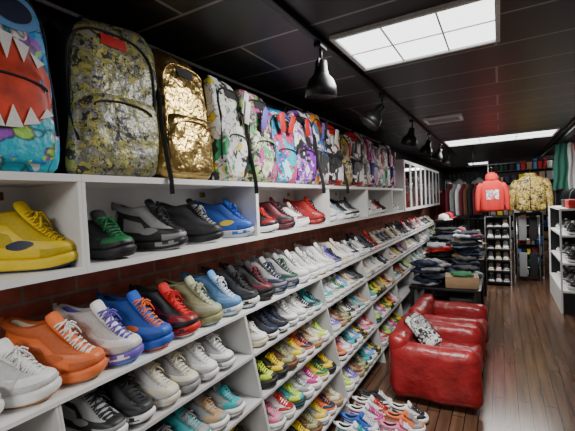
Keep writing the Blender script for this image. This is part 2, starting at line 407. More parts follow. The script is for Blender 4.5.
    P = {'upper': up, 'lining': ln, 'midsole': mid, 'outsole': out, 'tongue': to, 'laces': la, 'side_stripe': sts, 'pull_tab': tg}
    items = [(up, [0, 1]), (ln, [1, 2]), (mid, [3, 8]), (out, [4]), (to, [5]), (la, [6])]
    for g in sts: items.append((g, [7]))
    P['joined'] = joinme(items, "sneaker_mesh")
    return P
SH = {k: make_shoe(k) for k in ('high', 'low', 'chunky')}
tagme = boxme(-.001, .001, -.018, .018, -.06, 0)
KN = {'high': 'high-top sneaker', 'low': 'low-top sneaker', 'chunky': 'thick-soled running sneaker'}
nm_ = lambda s: s.replace('_', ' ')
def sneaker(x, y, z, rz, kind, main, acc, mid='white', outs=None, tong=None, lace=None, lining=None, stripe=None, group=None, where="on a white shelf", full=True, scale=1, tag=False):
    outs = outs or acc; tong = tong or acc; lace = lace or main; stripe = stripe or acc
    lining = lining or ('light_grey' if main in ('white', 'light_grey') and acc in ('white', 'light_grey', 'grey', 'cream') else 'black')
    P = SH[kind]
    lab = f"{nm_(main)} and {nm_(acc)} {KN[kind]} {where}" if main != acc else f"{nm_(main)} {KN[kind]} with {nm_(mid)} sole {where}"
    L = lambda c: cm(c, 'leather')
    am = shade_of(acc) if acc == main else L(acc)
    sm = shade_of(stripe) if stripe == main else L(stripe)
    if full:
        t = thing("sneaker", lab, "shoe", (x, y, z), (0, 0, rz), group, scale)
        part(t, "upper", P['upper'], [L(main), am]); part(t, "midsole", P['midsole'], [cm(mid, 'rubber'), cm(acc, 'rubber')])
        part(t, "outsole", P['outsole'], cm(outs, 'rubber')); part(t, "tongue", P['tongue'], cm(tong, 'cloth')); part(t, "laces", P['laces'], cm(lace, 'cloth'))
        part(t, "lining", P['lining'], [am, cm(lining, 'cloth')]); part(t, "pull_tab", P['pull_tab'], am)
        for q in P['side_stripe']: part(t, "side_stripe", q, sm)
        if tag: part(t, "hang_tag", tagme, mat("white_paper_tag", (.85, .85, .83), .7), (-.10, -.068, .150), (0, .1, -.9), label="white paper hang tag")
    else:
        t = thing("sneaker", lab, "shoe", (x, y, z), (0, 0, rz), group, scale, me=P['joined'],
                  mats=[L(main), am, cm(lining, 'cloth'), cm(mid, 'rubber'), cm(outs, 'rubber'), cm(tong, 'cloth'), cm(lace, 'cloth'), sm, cm(acc, 'rubber')])
    return t
rd = math.radians

# ------------------------------------------------------------------ upper cabinets
def up_cab(y0, y1):
    w = y1-y0; t = thing("wall_shelf_cabinet", "white open wall cabinet, a single row of shoes inside", "shelf", (-1.6, y0, 1.385), group="white open cabinets along the wall")
    s = .0135
    part(t, "top_panel", boxme(.003, .34, 0, w, .32, .345), WHITE)
    part(t, "bottom_panel", boxme(.003, .34, 0, w, 0, .025), WHITE)
    part(t, "side_panel", boxme(.013, .338, 0, s, .025, .32), WHITE); part(t, "side_panel", boxme(.013, .338, w-s, w, .025, .32), WHITE)
    part(t, "back_panel", boxme(.003, .013, 0, w, .025, .32), WHITE)
    for yy in (.12, w-.12):
        part(t, "wall_bracket", MB().add(*boxvf(.013, .022, yy-.02, yy+.02, .27, .30)).mesh("br", 1), BRASS)
YD = [-.295, .785, 1.865, 2.945, 4.025, 5.105, 5.76]
for a, b_ in zip(YD[:-1], YD[1:]): up_cab(a, b_-.001)
Z1 = 1.41
g1 = "shoes in the white wall cabinets"
r1 = [(.27, 36, 'high', 'white', 'red', 'white'), (.655, 40, 'high', 'yellow', 'yellow', 'yellow', 'navy', 'yellow', 'yellow', 'navy', 'navy'),
 (.93, 6, 'low', 'green', 'black', 'black'), (1.19, 26, 'high', 'black', 'grey', 'black', 'grey', 'black', 'black'), (1.45, 26, 'high', 'black', 'black', 'black', 'white', 'black', 'grey'),
 (1.735, 32, 'high', 'blue', 'blue', 'light_grey', 'clear_blue', 'blue', 'blue', 'yellow', 'yellow'),
 (2.02, 20, 'low', 'red', 'black', 'white'), (2.25, 25, 'high', 'black', 'maroon', 'black'), (2.48, 25, 'low', 'maroon', 'white', 'white'), (2.78, 25, 'high', 'red', 'red', 'black', 'red', 'red', 'black')]
for e in r1:
    y, rz, k, ma, ac, mi = e[:6]; x = e[6:]
    sneaker(-1.415, y, Z1, rd(rz), k, ma, ac, mi, *(list(x)), group=g1, where="in a white cabinet", tag=(y == .655), scale=(1.10, 1.10, 1.22))
y = 3.1
sc1 = [('low', 'white', 'grey'), ('low', 'clear_blue', 'white'), ('low', 'white', 'black'), ('high', 'grey', 'black'), ('low', 'black', 'white'), ('high', 'white', 'white'), ('low', 'red', 'white'), ('low', 'black', 'black'), ('high', 'white', 'blue'), ('low', 'tan', 'white')]
i = 0
while y < 5.65:
    if min(abs(y-q) for q in YD) > .12:
        k, a, b_ = sc1[i % 10]; i += 1
        sneaker(-1.43, y, Z1, rd(20), k, a, b_, 'white', group=g1, where="in a white cabinet", full=False, scale=(1.05, 1.05, 1.15))
        y += .21
    else: y += .03

def shoebox(x, y, z, w, d, h, c, rz=0, where="stacked among others", grp="shoe boxes", name="shoe_box", kindw="cardboard shoe box"):
    t = thing(name, f"{nm_(c)} {kindw} {where}", "box", (x, y, z), (0, 0, rz), grp)
    part(t, "box_body", boxme(-w/2+.002, w/2-.002, -d/2+.002, d/2-.002, 0, h*.8, .002, 1), mat(c+"_card", CN[c], .6, bs=20))
    part(t, "lid", boxme(-w/2, w/2, -d/2, d/2, h*.68, h, .002, 1), mat(c+"_card_lid", tuple(min(1, q*1.15+.01) for q in CN[c]), .6, bs=20))
for k in range(4):
    y0 = 5.78+k*.93; w = .925
    t = thing("glass_door_cabinet", "white wall cabinet with two glass doors", "cabinet", (-1.6, y0, 1.385), group="white glass-door cabinets")
    b = MB().add(*boxvf(.003, .34, 0, w, 0, .025)).add(*boxvf(.003, .34, 0, w, .76, .785)).add(*boxvf(.003, .34, 0, .02, .025, .76)).add(*boxvf(.003, .34, w-.02, w, .025, .76)).add(*boxvf(.003, .013, .02, w-.02, .025, .76)).add(*boxvf(.013, .32, .02, w-.02, .38, .395))
    part(t, "body", b.mesh("body", 1, False), WHITE)
    for q in range(2):
        a = .004+q*w/2; e = a+w/2-.008
        fr = MB().add(*boxvf(.342, .36, a, a+.045, .004, .78)).add(*boxvf(.342, .36, e-.045, e, .004, .78)).add(*boxvf(.342, .36, a+.045, e-.045, .004, .05)).add(*boxvf(.342, .36, a+.045, e-.045, .735, .78))
        d = part(t, "door", fr.mesh("door", 1, False), WHITEF)
        part(d, "glass_pane", boxme(.349, .353, a+.045, e-.045, .05, .735), GLASS)
        hy = (e-.02) if q == 0 else a+.02
        part(d, "handle", MB().add(*tube([(.36, hy, .34), (.378, hy, .345), (.378, hy, .44), (.36, hy, .445)], .005)).mesh("handle"), CHROME)
    for lv, zz in ((0, 1.411), (1, 1.781)):
        for q in range(3):
            c = R.choice(['red', 'light_blue', 'white', 'orange', 'pink', 'black', 'clear_blue'])
            shoebox(-1.42, y0+.17+q*.29, zz, .22, .2, R.choice([.12, .2, .26]), c, where="behind the glass of a cabinet", grp="boxes in the glass cabinets")

# ------------------------------------------------------------------ lower stepped shelves
ZS = [1.02, .80, .575, .35, .12]
FX = [-1.20, -1.155, -1.11, -1.065, -1.02]
YL = [-.35+.98*i for i in range(10)]
for y0 in YL[:-1]:
    w = .979; t = thing("shoe_rack_unit", "white stepped shoe rack unit with five shelves", "shelf", (0, y0, 0), group="white shoe rack units along the wall")
    for zz, fx in zip(ZS, FX):
        part(t, "shelf_board", boxme(-1.585, fx, (0 if zz == 1.02 else .0085), w-(0 if zz == 1.02 else .0085), zz-.014, zz), WHITE if zz == 1.02 else RACK_SHADED)
    prof = [(-1.585, 0), (-1.0, 0), (-1.205, 1.0055), (-1.585, 1.0055)]
    for a in (0, w-.008):
        vs = [(x, a, z) for x, z in prof]+[(x, a+.008, z) for x, z in prof]
        part(t, "side_panel", MB().add(vs, [[0, 1, 2, 3], [7, 6, 5, 4], [0, 4, 5, 1], [1, 5, 6, 2], [2, 6, 7, 3], [3, 7, 4, 0]]).mesh("sp", 1, False), RACK_SHADED)
    part(t, "back_panel", boxme(-1.598, -1.586, .0, w, 0, 1.0), RACK_SHADED)
g3 = "shoes on the brick wall shelf"
r3 = [('high', 'white', 'light_grey', 'white', 'white'), ('low', 'white', 'white', 'white', 'gum'), ('high', 'orange', 'orange', 'orange', 'gum', 'orange', 'white', 'cream'),
 ('high', 'white', 'white', 'purple', 'light_blue', 'white', 'purple', 'purple', 'light_grey'), ('high', 'blue', 'blue', 'blue', 'orange', 'blue', 'orange', 'navy', 'orange'),
 ('high', 'red', 'black', 'red', 'white', 'red', 'red', 'black'), ('high', 'sage', 'olive', 'olive', 'clear_blue', 'sage', 'sage', 'black'), ('high', 'light_blue', 'light_blue', 'white', 'clear_blue', 'light_blue', 'white', 'navy'),
 ('high', 'black', 'black', 'white', 'clear_blue', 'black', 'black'), ('high', 'maroon', 'black', 'black', 'black'), ('high', 'navy', 'grey', 'navy', 'clear_blue'), ('high', 'dark_green', 'grey', 'navy', 'clear_blue'),
 ('high', 'white', 'white', 'white', 'clear_blue'), ('high', 'white', 'light_grey', 'white', 'white'), ('low', 'white', 'light_grey', 'white', 'gum'), ('high', 'light_grey', 'white', 'white', 'white'), ('low', 'black', 'purple', 'white'), ('high', 'white', 'cream', 'cream')]
far = [('low', 'black', 'white'), ('high', 'black', 'black'), ('low', 'white', 'white'), ('low', 'grey', 'black'), ('high', 'white', 'red'), ('low', 'black', 'grey'), ('chunky', 'white', 'grey'), ('low', 'navy', 'white'), ('high', 'black', 'red'), ('low', 'cream', 'tan')]
y = .72-2*.170; i = 0
while y < 8.3:
    rz = 33 if i <= 2 else (24 if i == 3 else 17)
    if i < len(r3):
        e = r3[i]; sneaker(-1.36, y, 1.02, rd(rz+R.uniform(-3, 3)), *e, group=g3, full=True, scale=(1.09, 1.09, 1.24))
    else:
        e = R.choice(far); sneaker(-1.36, y, 1.02, rd(17), *e, group=g3, full=False, scale=(1.05, 1.05, 1.15))
    y += .163; i += 1
seq4 = [('high', 'black', 'grey'), ('high', 'black', 'black'), ('high', 'cream', 'light_grey', 'cream'), ('high', 'cream', 'grey', 'grey'), ('high', 'white', 'light_grey'), ('high', 'white', 'grey'), ('low', 'white', 'cream', 'cream'), ('high', 'navy', 'black'), ('high', 'black', 'navy'), ('high', 'white', 'grey'),
        ('high', 'white', 'light_grey'), ('low', 'black', 'white'), ('low', 'black', 'teal', 'white'), ('low', 'teal', 'white'), ('low', 'grey', 'white'), ('low', 'green', 'white'), ('chunky', 'light_blue', 'white'), ('low', 'cream', 'tan')]
seq5 = [('low', 'black', 'white'), ('chunky', 'grey', 'black'), ('low', 'grey', 'teal'), ('chunky', 'tan', 'grey'), ('chunky', 'teal', 'grey'), ('chunky', 'neon', 'black', 'black'), ('chunky', 'yellow', 'black', 'black'), ('chunky', 'olive', 'brown', 'brown'), ('chunky', 'yellow', 'grey', 'white'), ('low', 'navy', 'orange'), ('chunky', 'cream', 'tan', 'tan'),
        ('chunky', 'neon', 'white'), ('low', 'purple', 'white'), ('chunky', 'brown', 'tan', 'tan'), ('chunky', 'olive', 'black', 'olive')]
seq6 = [('chunky', 'teal', 'black'), ('chunky', 'light_blue', 'white'), ('chunky', 'black', 'yellow', 'black'), ('chunky', 'pink', 'grey'), ('low', 'red', 'white'), ('chunky', 'neon', 'teal', 'black'), ('chunky', 'grey', 'white'), ('chunky', 'magenta', 'white'), ('low', 'green', 'yellow'), ('chunky', 'yellow', 'black', 'black'), ('low', 'orange', 'black'), ('chunky', 'white', 'pink')]
for zz, fx, seq, gr, y0, fullto in ((.80, -1.155, seq4, "shoes on the second rack shelf", .78, 2.9), (.575, -1.11, seq5, "shoes on the third rack shelf", .9, 3.0), (.35, -1.065, seq6, "shoes on the fourth rack shelf", 1.2, 3.1), (.12, -1.02, seq5[3:]+seq6, "shoes on the bottom rack shelf", 1.5, 3.0)):
    y = y0; i = 0
    while y < 8.3:
        d = min(abs(y-q) for q in YL)
        if d < .092: y += .01; continue
        e = seq[i % len(seq)] if i < 26 else R.choice(far+seq4[8:]+seq5[8:]); i += 1
        full = y < fullto
        if zz < .4 and y > 4.6: break
        sneaker(fx-.150, y, zz, rd(R.uniform(8, 14)), *e, group=gr, full=full, where="on a white rack shelf", scale=.98)
        y += .124
gf = "shoes lined up on the floor"
fs = [('chunky', 'white', 'pink'), ('low', 'red', 'white'), ('chunky', 'black', 'white'), ('low', 'white', 'blue'), ('low', 'black', 'red'), ('chunky', 'tan', 'white'), ('low', 'white', 'black'), ('chunky', 'grey', 'orange'), ('low', 'magenta', 'white'), ('low', 'white', 'grey'), ('chunky', 'teal', 'white'), ('low', 'black', 'white')]
for i in range(7):
    sneaker(-.875, 2.05+i*.122, 0, rd(10+R.uniform(-5, 5)), *fs[(i*5) % 12], group=gf, where="on the wood floor", full=True, scale=.86)
for i in range(6):
    sneaker(-.61, 2.06+i*.125, 0, rd(10+R.uniform(-5, 5)), *fs[(i*7+3) % 12], group=gf, where="on the wood floor", full=True, scale=.88)

# ------------------------------------------------------------------ backpacks
def srect(w, d, z, cx=0, n=28, p=.45, cy=0):
    return [(cx+d/2*sg(math.cos(2*pi*k/n), p), cy+w/2*sg(math.sin(2*pi*k/n), p), z) for k in range(n)]
def make_bag(W, D, Hh, seed):
    r = random.Random(seed); n = 28
    pr = [(0, .88, .82), (.02, .97, .95), (.12, 1.02, 1.06), (.28, 1.0, 1.03), (.45, .97, .95), (.60, .98, .96), (.74, .97, .90), (.86, .94, .80), (.94, .84, .68), (.985, .60, .45), (1, .2, .2)]
    rings = []; lean = r.uniform(-.030, .030)
    for q, (z, a, b_) in enumerate(pr):
        rg = srect(W*a, D*b_, Hh*z, .02*(z-z*z)*2, n, .42, lean*z*2)
        ph = r.uniform(0, 6); am = .011 if 0 < q < 9 else .002
        rings.append([(x+am*math.sin(k*1.1+ph)+r.uniform(-.003, .003), y+r.uniform(-.004, .004), zz+(am*math.sin(k*.7+ph) if z > .05 else 0)+lean*1.5*z*y/W) for k, (x, y, zz) in enumerate(rg)])
    def mf(i, j):
        a = 2*pi*(j+.5)/n; return 0 if math.cos(a) > .12 else 1
    v, f, m = loft(rings, True, True, mf); body = bake(MB().add(v, f, m).mesh("bag_body", 2), 1)
    pk = []
    for z, a in ((.04, .8), (.06, .95), (.18, 1.05), (.34, 1.03), (.46, .95), (.50, .8)):
        pk.append([(x+r.uniform(-.004, .004), y, zz) for x, y, zz in srect(W*.80*a, .075*a, Hh*z, D*.5-.008, 20, .42, lean*z*2)])
    v, f, m = loft(pk); pocket = bake(MB().add(v, f, m).mesh("front_pocket", 1), 1)
    bv = BVHTree.FromPolygons([q.co for q in body.vertices], [list(p.vertices) for p in body.polygons])
    def proj(y, z, off=.003):
        h = bv.ray_cast(Vector((.5, y, z)), Vector((-1, 0, 0)))
        return (h[0].x+off, y, z) if h[0] else (D*.3, y, z)
    zp = [proj(W*.43*sg(math.cos(a), .6), Hh*(.60+.29*sg(math.sin(a), .6))) for a in [pi*k/24 for k in range(25)]]
    zp = [proj(W*.43, Hh*.2)]+[proj(W*.43, Hh*.38)]+zp+[proj(-W*.43, Hh*.38), proj(-W*.43, Hh*.2)]
    zipm = MB().add(*tube(zp, .0055, 6)).mesh("zipper")
    z2 = [(D*.5+.031, W*.32*math.cos(pi*k/12), Hh*(.40+.05*math.sin(pi*k/12))) for k in range(13)]
    zip2 = MB().add(*tube(z2, .004, 6)).mesh("pocket_zipper")
    hd = MB().add(*tube([(-D*.12, -.05, Hh*.965), (-D*.12, -.045, Hh*1.02), (-D*.12, -.015, Hh*1.045), (-D*.12, .015, Hh*1.045), (-D*.12, .045, Hh*1.02), (-D*.12, .05, Hh*.965)], .012, 8, .4)).mesh("handle")
    patch = MB(); g = []
    for i in range(5):
        for j in range(3): g.append(proj(-.055+.0275*i, Hh*.80+.022*j, .005))
    patch.add(g, [[i*3+j, (i+1)*3+j, (i+1)*3+j+1, i*3+j+1] for i in range(4) for j in range(2)])
    pm = patch.mesh("brand_patch")
    st = []
    for s in (-1, 1):
        st.append(MB().add(*tube([(-D*.34, s*W*.30, Hh*.95), (-D*.44, s*W*.47, Hh*.82), (-D*.40, s*W*.51, Hh*.5), (-D*.38, s*W*.51, Hh*.25), (-D*.38, s*W*.47, Hh*.10)], .022, 8, .3, up=Vector((1, 0, 0)))).mesh("strap"))
    hs = MB().add(*tube([(D*.30, -W*.46, Hh*.72), (D*.50, -W*.52, Hh*.60), (D*.56, -W*.53, Hh*.35), (.158, -W*.52, .05), (.166, -W*.51, -.01), (.167, -W*.51, -.07)], .014, 8, .25, up=Vector((0, 1, 0)))).mesh("webbing")
    return dict(body=body, pocket=pocket, zip=zipm, zip2=zip2, handle=hd, patch=pm, st=st, proj=proj, W=W, H=Hh, D=D, web=hs)
BG = [make_bag(.41, .23, .65, 1), make_bag(.40, .24, .63, 2), make_bag(.355, .24, .61, 3), make_bag(.325, .23, .58, 4), make_bag(.31, .22, .62, 5), make_bag(.33, .22, .59, 6), make_bag(.30, .21, .54, 9)]
CY = (.02, .45, .60); K = (.02, .02, .025); W_ = (.8, .8, .8)
pats = [
 (pattern("cyan_cartoon_print", [CY, (.02, .3, .7), W_, CY, (.35, .65, .1), (.3, .08, .5)], 9), "multicoloured backpack printed with a toothy red mouth", 'red'),
 (pattern("sequin_camo_print", [(.42, .40, .12), (.25, .25, .22), (.50, .45, .12), (.05, .05, .05), (.35, .34, .28), (.22, .23, .10)], 36, .35, .1), "mottled yellow and grey camouflage backpack", 'red'),
 (GOLD, "shiny gold wrinkled metallic backpack", 'black'),
 (pattern("white_doodle_print", [W_, (.85, .85, .8), (.85, .65, .03), (.03, .40, .15), W_, K, (.7, .7, .75)], 12), "white backpack with yellow and green doodle print", 'black'),
 (pattern("green_grey_print", [(.05, .35, .12), (.35, .5, .15), K, (.6, .6, .5), (.45, .05, .25)], 18), "green and grey pixel printed backpack", 'black'),
 (pattern("blue_teal_print", [(.02, .25, .6), (.02, .40, .5), (.03, .1, .35), (.4, .75, .8), (.6, .03, .15)], 13), "blue and teal printed backpack", 'red'),
 (pattern("purple_white_print", [W_, (.25, .03, .45), (.45, .2, .6), W_, K], 14), "purple and white printed backpack", 'black'),
 (pattern("white_blue_orange_print", [W_, (.05, .2, .6), W_, (.8, .3, .03), K], 9), "white backpack with blue and orange print", 'red'),
 (pattern("red_white_print", [W_, (.85, .82, .8), (.6, .02, .02), K], 8), "white backpack with red and black print", 'red'),
 (pattern("black_gold_print", [K, (.5, .32, .03), (.05, .05, .05), (.7, .55, .2)], 16), "black and gold printed backpack", 'yellow'),
 (pattern("brown_grey_print", [(.25, .15, .08), (.4, .38, .35), (.1, .08, .06), (.5, .4, .25), W_], 12), "brown and grey printed backpack", 'black'),
 (pattern("magenta_print", [(.6, .02, .25), (.7, .12, .4), W_, (.05, .03, .25)], 8), "magenta and white printed backpack", 'black'),
 (pattern("teal_white_print", [(.02, .35, .3), W_, (.1, .5, .4), (.75, .8, .78), (.5, .05, .12)], 8), "teal and white printed backpack", 'red')]
bagpos = [(.150, 1, 7), (.562, 0, 0), (.978, 1, 1), (1.362, 2, 2), (1.700, 3, 3)]
y = 2.01; k = 4; order = [4, 5, 6, 7, 8, 9, 8, 10, 11, 12, 3, 11, 12]
while y < 5.60:
    bagpos.append((y, 3+(k*3) % 4, order[(k-4) % 13])); y += .300; k += 1
gb = "backpacks on top of the wall cabinets"
tag2 = boxme(-.0015, .0015, -.028, .028, -.13, 0, .001, 1)
for bi_, (y, bi, pi_) in enumerate(bagpos):
    B = BG[bi]; pm, lab, pc = pats[pi_]
    rr = .03 if bi_ < 4 else .16
    t = thing("backpack", lab+" on a white cabinet", "backpack", (-1.41, y, 1.731), (0, 0, R.uniform(-rr, rr)), gb)
    part(t, "body", B['body'], [pm, BLACKF if pi_ not in (2, 0) else pm]); part(t, "front_pocket", B['pocket'], pm)
    part(t, "zipper", B['zip'], BLACKF if pi_ != 2 else GOLD)
    part(t, "pocket_zipper", B['zip2'], BLACKF if pi_ != 2 else GOLD); part(t, "handle", B['handle'], BLACKF)
    part(t, "brand_patch", B['patch'], cm(pc, 'rubber'), label=nm_(pc)+" rubber brand patch")
    for s in B['st']: part(t, "shoulder_strap", s, BLACKF)
    if pi_ in (2, 4, 9, 7): part(t, "webbing_strap", B['web'], BLACKF)
    if bi_ > 3:
        for q in range(1 if bi_ % 2 else 2):
            c = R.choice(['red', 'black', 'red', 'purple', 'white'])
            part(t, "hang_tag", tag2, cm(c, 'rubber'), (B['D']*.5+.045+.004*q, B['W']*R.uniform(-.36, .38), B['H']*R.uniform(.78, .90)), (R.uniform(-.3, .3), .12, 0), label=nm_(c)+" paper hang tag")
    if pi_ == 0:
        pr2 = B['proj']
        def disc(cy, cz, ry, rz_, off, seg=28):
            vs = []
            for r_ in (0.001, .35, .7, 1):
                for q in range(seg):
                    a = 2*pi*q/seg
                    vs.append(pr2(cy+ry*r_*math.cos(a), cz+rz_*r_*math.sin(a), off))
            return vs, [[i*seg+q, i*seg+(q+1) % seg, (i+1)*seg+(q+1) % seg, (i+1)*seg+q] for i in range(3) for q in range(seg)]
        part(t, "print_circle", MB().add(*disc(.05, .505, .100, .062, .004)).mesh("pc"), cm('light_blue', 'cloth'), label="light blue printed oval")
        part(t, "print_circle", MB().add(*disc(.06, .505, .060, .040, .007)).mesh("pc"), cm('navy', 'cloth'), label="navy printed oval")
        pbv = BVHTree.FromPolygons([q.co for q in B['pocket'].vertices], [list(p.vertices) for p in B['pocket'].polygons])
        def face(y_, z_, off):
            h = pbv.ray_cast(Vector((.5, y_, z_)), Vector((-1, 0, 0)))
            a = pr2(y_, z_, off)
            return (max(a[0], h[0].x+off), y_, z_) if h[0] else a
        sn = lambda u: max(0, math.sin(pi*u))
        A = lambda u: (.225-.095*sn(u)**.7, .31+.115*sn(u)**.6, -.165+.33*u)
        vs = []
        for i in range(25):
            lo, hi, yy = A(i/24)
            for q in range(9): vs.append(face(yy, lo+(hi-lo)*q/8, .005))
        part(t, "printed_mouth", MB().add(vs, [[i*9+q, (i+1)*9+q, (i+1)*9+q+1, i*9+q+1] for i in range(24) for q in range(8)]).mesh("mouth"), mat("orange_red_print", (.80, .06, .02), .5, bs=14, var=.3), label="red printed mouth shape")
        for q in range(6):
            u0, u1 = .06+q*.148, .06+(q+1)*.148; um = (u0+u1)/2
            for up_ in (0, 1):
                e = lambda u: A(u)[1] if up_ else A(u)[0]
                tip = e(um)+(-.085 if up_ else .07)*sn(um)
                N3 = 4; vs = []
                for r_ in range(N3+1):
                    for s_ in range(3):
                        uu = um+(u1-u0)*.5*(s_-1)*(1-r_/N3*.97); base = e(um)*.5+e(um+(u1-u0)*.5*(s_-1))*.5
                        vs.append(face(A(uu)[2], base+(tip-base)*r_/N3, .009))
                part(t, "printed_tooth", MB().add(vs, [[r_*3+s_, r_*3+s_+1, (r_+1)*3+s_+1, (r_+1)*3+s_] for r_ in range(N3) for s_ in range(2)]).mesh("tooth"), cm('white', 'cloth'), label="white pointed printed tooth")

# ------------------------------------------------------------------ two low red leather seats, backs to the shoe racks
def soft(x0, x1, y0, y1, z0, z1, b=.06, s=4): return boxme(x0, x1, y0, y1, z0, z1, b, s)
def puff(x0, x1, y0, y1, z0, z1, seed=0, amp=.006, rnd=.34):
    r = random.Random(seed); me = boxme(x0, x1, y0, y1, z0, z1, min(x1-x0, y1-y0, z1-z0)*rnd, 5)
    bm = bmesh.new(); bm.from_mesh(me); bmesh.ops.subdivide_edges(bm, edges=[e for e in bm.edges if e.calc_length() > .08], cuts=4, use_grid_fill=True)
    a, b_, c = r.uniform(0, 6), r.uniform(0, 6), r.uniform(0, 6)
    for v in bm.verts:
        p = v.co; v.co = p+Vector((math.sin(p.y*23+a+p.z*9), math.sin(p.x*21+b_+p.z*11), math.sin(p.x*19+c+p.y*15)))*amp
    bm.to_mesh(me); bm.free(); me.polygons.foreach_set("use_smooth", [True]*len(me.polygons)); return me
CH = [("base", soft(-.30, .30, -.28, .28, .03, .20, .03)), ("seat_cushion", puff(-.20, .335, -.235, .235, .18, .345, 1, rnd=.42)), ("backrest", puff(-.335, -.175, -.35, .35, .06, .52, 2, rnd=.42)),
      ("armrest", puff(-.32, .335, -.375, -.215, .03, .455, 3, rnd=.47)), ("armrest", puff(-.32, .335, .215, .375, .03, .455, 4, rnd=.47))]
ft = MB().add(*lathe([(.022, 0), (.028, .06)], 12, True, True)).mesh("foot")
for (yy, xx, rz) in ((3.28, -.485, .03), (4.045, -.475, -.02)):
    ac = thing("armchair", "low worn red leather armchair standing by the shoe racks", "armchair", (xx, yy, 0), (0, 0, rz), "red leather armchairs")
    for nme, me in CH: part(ac, nme, me, REDL)
    for sx in (-.24, .24):
        for sy in (-.24, .24): part(ac, "foot", ft, BLACKM, (sx, sy, 0))
bgm = pattern("black_white_print", [(.02, .02, .02), (.7, .7, .68), (.35, .35, .35), (.8, .8, .78), (.03, .03, .03)], 16)
t = thing("backpack", "black and white patterned backpack leaning in a red armchair", "backpack", (-.50, 3.22, .36), (rd(28), rd(-26), rd(-62)), None, .52)
B = BG[3]
part(t, "body", B['body'], [bgm, BLACKF]); part(t, "front_pocket", B['pocket'], bgm); part(t, "zipper", B['zip'], BLACKF); part(t, "handle", B['handle'], BLACKF)

# ------------------------------------------------------------------ tables, clothes piles and boxes beyond the chairs
def table(x0, x1, y0, y1, h):
    t = thing("display_table", "black display table holding piles of clothes", "table", ((x0+x1)/2, (y0+y1)/2, 0), group="display tables")
    w, d = (x1-x0)/2, (y1-y0)/2
    part(t, "table_top", boxme(-w, w, -d, d, h-.03, h, .004), BLACKM)
    for a in (-1, 1):
        for b_ in (-1, 1): part(t, "leg", boxme(a*(w-.03)-.02, a*(w-.03)+.02, b_*(d-.03)-.02, b_*(d-.03)+.02, 0, h-.03), BLACKM)
    part(t, "lower_shelf", boxme(-w+.05, w-.05, -d+.05, d-.05, .18, .20), BLACKM)
table(-.95, -.2, 4.46, 5.44, .56); table(-.95, -.2, 5.5, 6.6, .74)
for yy, zt in ((4.66, .2), (4.98, .2), (5.29, .2), (5.7, .2), (6.05, .2), (6.4, .2)):
    for q in range(2 if yy < 5.4 else 3):
        c = R.choice(['black', 'black', 'brown', 'orange', 'navy', 'grey', 'black']); shoebox(-.40, yy, zt+q*.122, .24, .30, .12, c, where="stacked under a table", grp="shoe boxes under the tables")
def fold_me(seed):
    r = random.Random(seed); rings = []
    a1, a2 = r.uniform(0, 6), r.uniform(0, 6)
    for q, (z, a) in enumerate(((0, .86), (.008, 1), (.022, 1.02), (.036, .92), (.042, .6))):
        rings.append([(x*(1+.13*math.sin(k*.9+a1+q*.5))+r.uniform(-.010, .010), y*(1+.13*math.sin(k*1.3+a2))+r.uniform(-.010, .010), zz+((.010*math.sin(k*1.7+a1)+r.uniform(-.005, .008)) if z > 0 else 0)) for k, (x, y, zz) in enumerate(srect(.36*a, .30*a, z, 0, 24, .6))])
    v, f, m = loft(rings); return bake(MB().add(v, f, m).mesh("folded"), 1)
FM = [fold_me(i) for i in range(8)]
def stack(x, y, z, n, cols, grp="clothes piled on the tables", sc=1):
    for i in range(n):
        c = R.choice(cols); s = R.uniform(.70, 1.02)*sc
        thing("folded_garment", f"{nm_(c)} loosely folded garment in a messy pile", "clothing", (x+R.uniform(-.05, .05), y+R.uniform(-.05, .05), z+i*.034*sc), (R.uniform(-.08, .08), R.uniform(-.08, .08), R.uniform(-1.5, 1.5)), grp, (s, s, sc), me=R.choice(FM), mats=[cm(c, 'cloth')])
jc = ['navy', 'black', 'black', 'grey', 'black', 'clear_blue', 'navy', 'black', 'navy', 'grey', 'maroon']
for yy in (4.66, 4.93, 5.24): stack(-.76, yy, .56, R.randint(5, 8), jc)
stack(-.43, 5.24, .56, 7, jc); stack(-.43, 5.0, .56, 5, jc+['white'])
for yy in (5.68, 5.95, 6.2, 6.45):
    for x in (-.77, -.42): stack(x, yy, .74, R.randint(5, 10), jc+['white', 'tan', 'red'])
t = thing("cardboard_box", "open brown cardboard box on a black table", "box", (-.40, 4.65, .56), (0, 0, .1))
part(t, "box_body", boxme(-.17, .17, -.13, .13, 0, .12, .002, 1), CARD)
part(t, "flap", boxme(-.17, .17, -.13, -.005, .12, .125), CARD); part(t, "flap", boxme(-.17, .17, .005, .13, .12, .125), CARD)
thing("folded_garment", "green folded garment laid on a cardboard box", "clothing", (-.40, 4.65, .686), (0, 0, .2), None, .75, me=FM[0], mats=[cm('green', 'cloth')])
def cap_me():
    b = MB(); pr = [(.088, 0), (.09, .03), (.082, .065), (.06, .092), (.03, .105), (.004, .108)]
    b.add(*lathe(pr, 20, True, True)); vs = []
    for i in range(9):
        a = -1.05+2.1*i/8
        for r_, z in ((.085, .008), (.125, .012), (.155-.01*abs(a), .004)): vs.append((r_*math.cos(a)*(1.0), r_*math.sin(a)*.9, z-.006*abs(a)+.006))
    b.add(vs, [[i*3+j, i*3+j+1, (i+1)*3+j+1, (i+1)*3+j] for i in range(8) for j in range(2)])
    return b.mesh("cap")
CAP = cap_me()
t = thing("display_shelf", "dark stepped display shelf with caps and boxes", "shelf", (-.76, 7.3, 0))
for i, (x0, x1, z) in enumerate(((-.2, .42, .62), (-.2, .22, .90), (-.2, .0, 1.18))):
    part(t, "step_board", boxme(x0, x1, -.5, .9, z-.025, z), BLACKM)
for yy in (-.52, .9): part(t, "side_panel", boxme(-.2, .42, yy, yy+.02, 0, .62), BLACKM)
part(t, "riser", boxme(-.215, -.2, -.5, .9, .0, 1.18), BLACKM)
